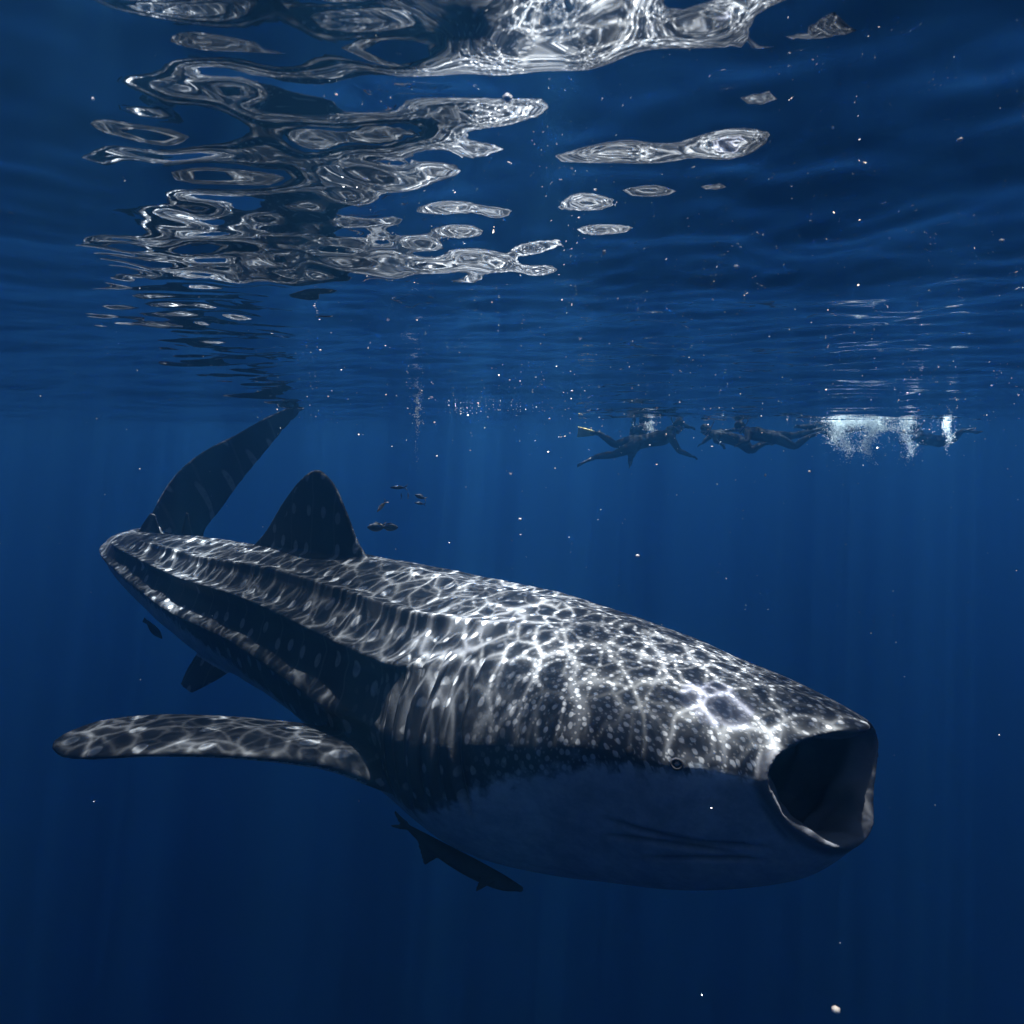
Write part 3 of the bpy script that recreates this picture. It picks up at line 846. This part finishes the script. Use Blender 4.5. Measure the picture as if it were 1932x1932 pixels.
C2, R2 = plume(786, 790, 866, 4, 70, 6.6, (.002, .007), .2)
xs = rng.random(60); C3 = np.array([pt(790 + 270 * x_, 772 + rng.normal() * 1.5, 6.4 + rng.random() * 1.2) for x_ in xs]); C3[:, 2] = wave_height(C3[:, 0], C3[:, 1]) - .01 - .04 * rng.random(60); R3 = .002 + .006 * rng.random(60) ** 2
o = ball_cloud('bubble_trail', np.vstack([C1, C2, C3]), np.concatenate([R1, R2, R3]), m_bub)
tag(o, 'thin string of tiny white bubbles rising to the surface', 'bubbles', kind='stuff')

def specks():
    C_ = []; R_ = []
    n1 = 2600
    x = rng.uniform(-2.5, 3.2, n1); y = rng.uniform(.6, 5.5, n1) ; z = -rng.random(n1) ** 1.3 * 2.6 - .05
    keep = rng.random(n1) < np.clip(.30 + .35 * (x + .3) , .12, 1) * np.clip(1.05 + z * 1.1, .05, 1)
    C_.append(np.stack([x, y, z], -1)[keep]); k = keep.sum(); R_.append(.0008 + .0020 * rng.random(k) ** 3)
    n2 = 200
    x = rng.uniform(-5, 6, n2); y = rng.uniform(3, 9, n2); z = -rng.random(n2) ** 2 * 3 - .1
    C_.append(np.stack([x, y, z], -1)); R_.append(.0022 + .0045 * rng.random(n2) ** 3)
    n3 = 260
    y = .7 + 3.0 * rng.random(n3) ** 1.2; x = y * rng.uniform(-.35, .95, n3); z = -rng.random(n3) * .5 - .02 + y * .0
    C_.append(np.stack([x, y, z], -1)); R_.append(y * (.00045 + .0010 * rng.random(n3) ** 3))
    big = [(957, 185, .55, .0042), (1577, 1905, .8, .006), (1140, 476, .8, .0033), (1811, 264, .8, .0036), (1527, 890, 1.2, .0028), (175, 187, .7, .002), (1890, 454, .8, .003), (1203, 1049, 1.4, .006), (981, 980, 1.4, .003), (982, 1009, 1.4, .003)]
    C_.append(np.array([pt(a, b, y_) for a, b, y_, r_ in big])); R_.append(np.array([b[3] for b in big]))
    C_ = np.vstack(C_); R_ = np.concatenate(R_)
    C_[:, 2] = np.minimum(C_[:, 2], wave_height(C_[:, 0], C_[:, 1]) - .02)
    sq = .5 + rng.random((len(C_), 3)) * 1.1
    return C_, R_, sq
C_, R_, sq = specks()
o = ball_cloud('drifting_particles', C_, R_, m_speck, sq)
tag(o, 'tiny pale specks drifting in the blue water', 'specks', kind='stuff')

# ------------------------------------------------------------------ the water itself
m_haze, nt, out = newmat('blue_water_volume'); g = G(nt)
pv = g.n('ShaderNodeVolumePrincipled')
DEN = .10
ss = np.array((.0024, .0120, .0272)); st_ = np.array((.068, .056, .050))
cc_ = ss / DEN
ac_ = (1 - (st_ - ss) / (DEN * (1 - cc_))) ** 2
g.put(pv, 'Color', (*cc_, 1)); g.put(pv, 'Absorption Color', (*ac_, 1)); g.put(pv, 'Density', DEN); g.put(pv, 'Anisotropy', .88)
nt.links.new(pv.outputs[0], out.inputs['Volume'])
x0, x1, y0, y1, z0, z1 = -115, 115, -42, 162, -152, .6
V = [(x, y, z) for z in (z0, z1) for y in (y0, y1) for x in (x0, x1)]
Fc = [(0, 2, 3, 1), (4, 5, 7, 6), (0, 1, 5, 4), (2, 6, 7, 3), (0, 4, 6, 2), (1, 3, 7, 5)]
hz = link_mesh('haze', mesh_from(V, Fc), m_haze, smooth=False)
tag(hz, kind='stuff')
hz['label'] = 'clear blue sea water all around'
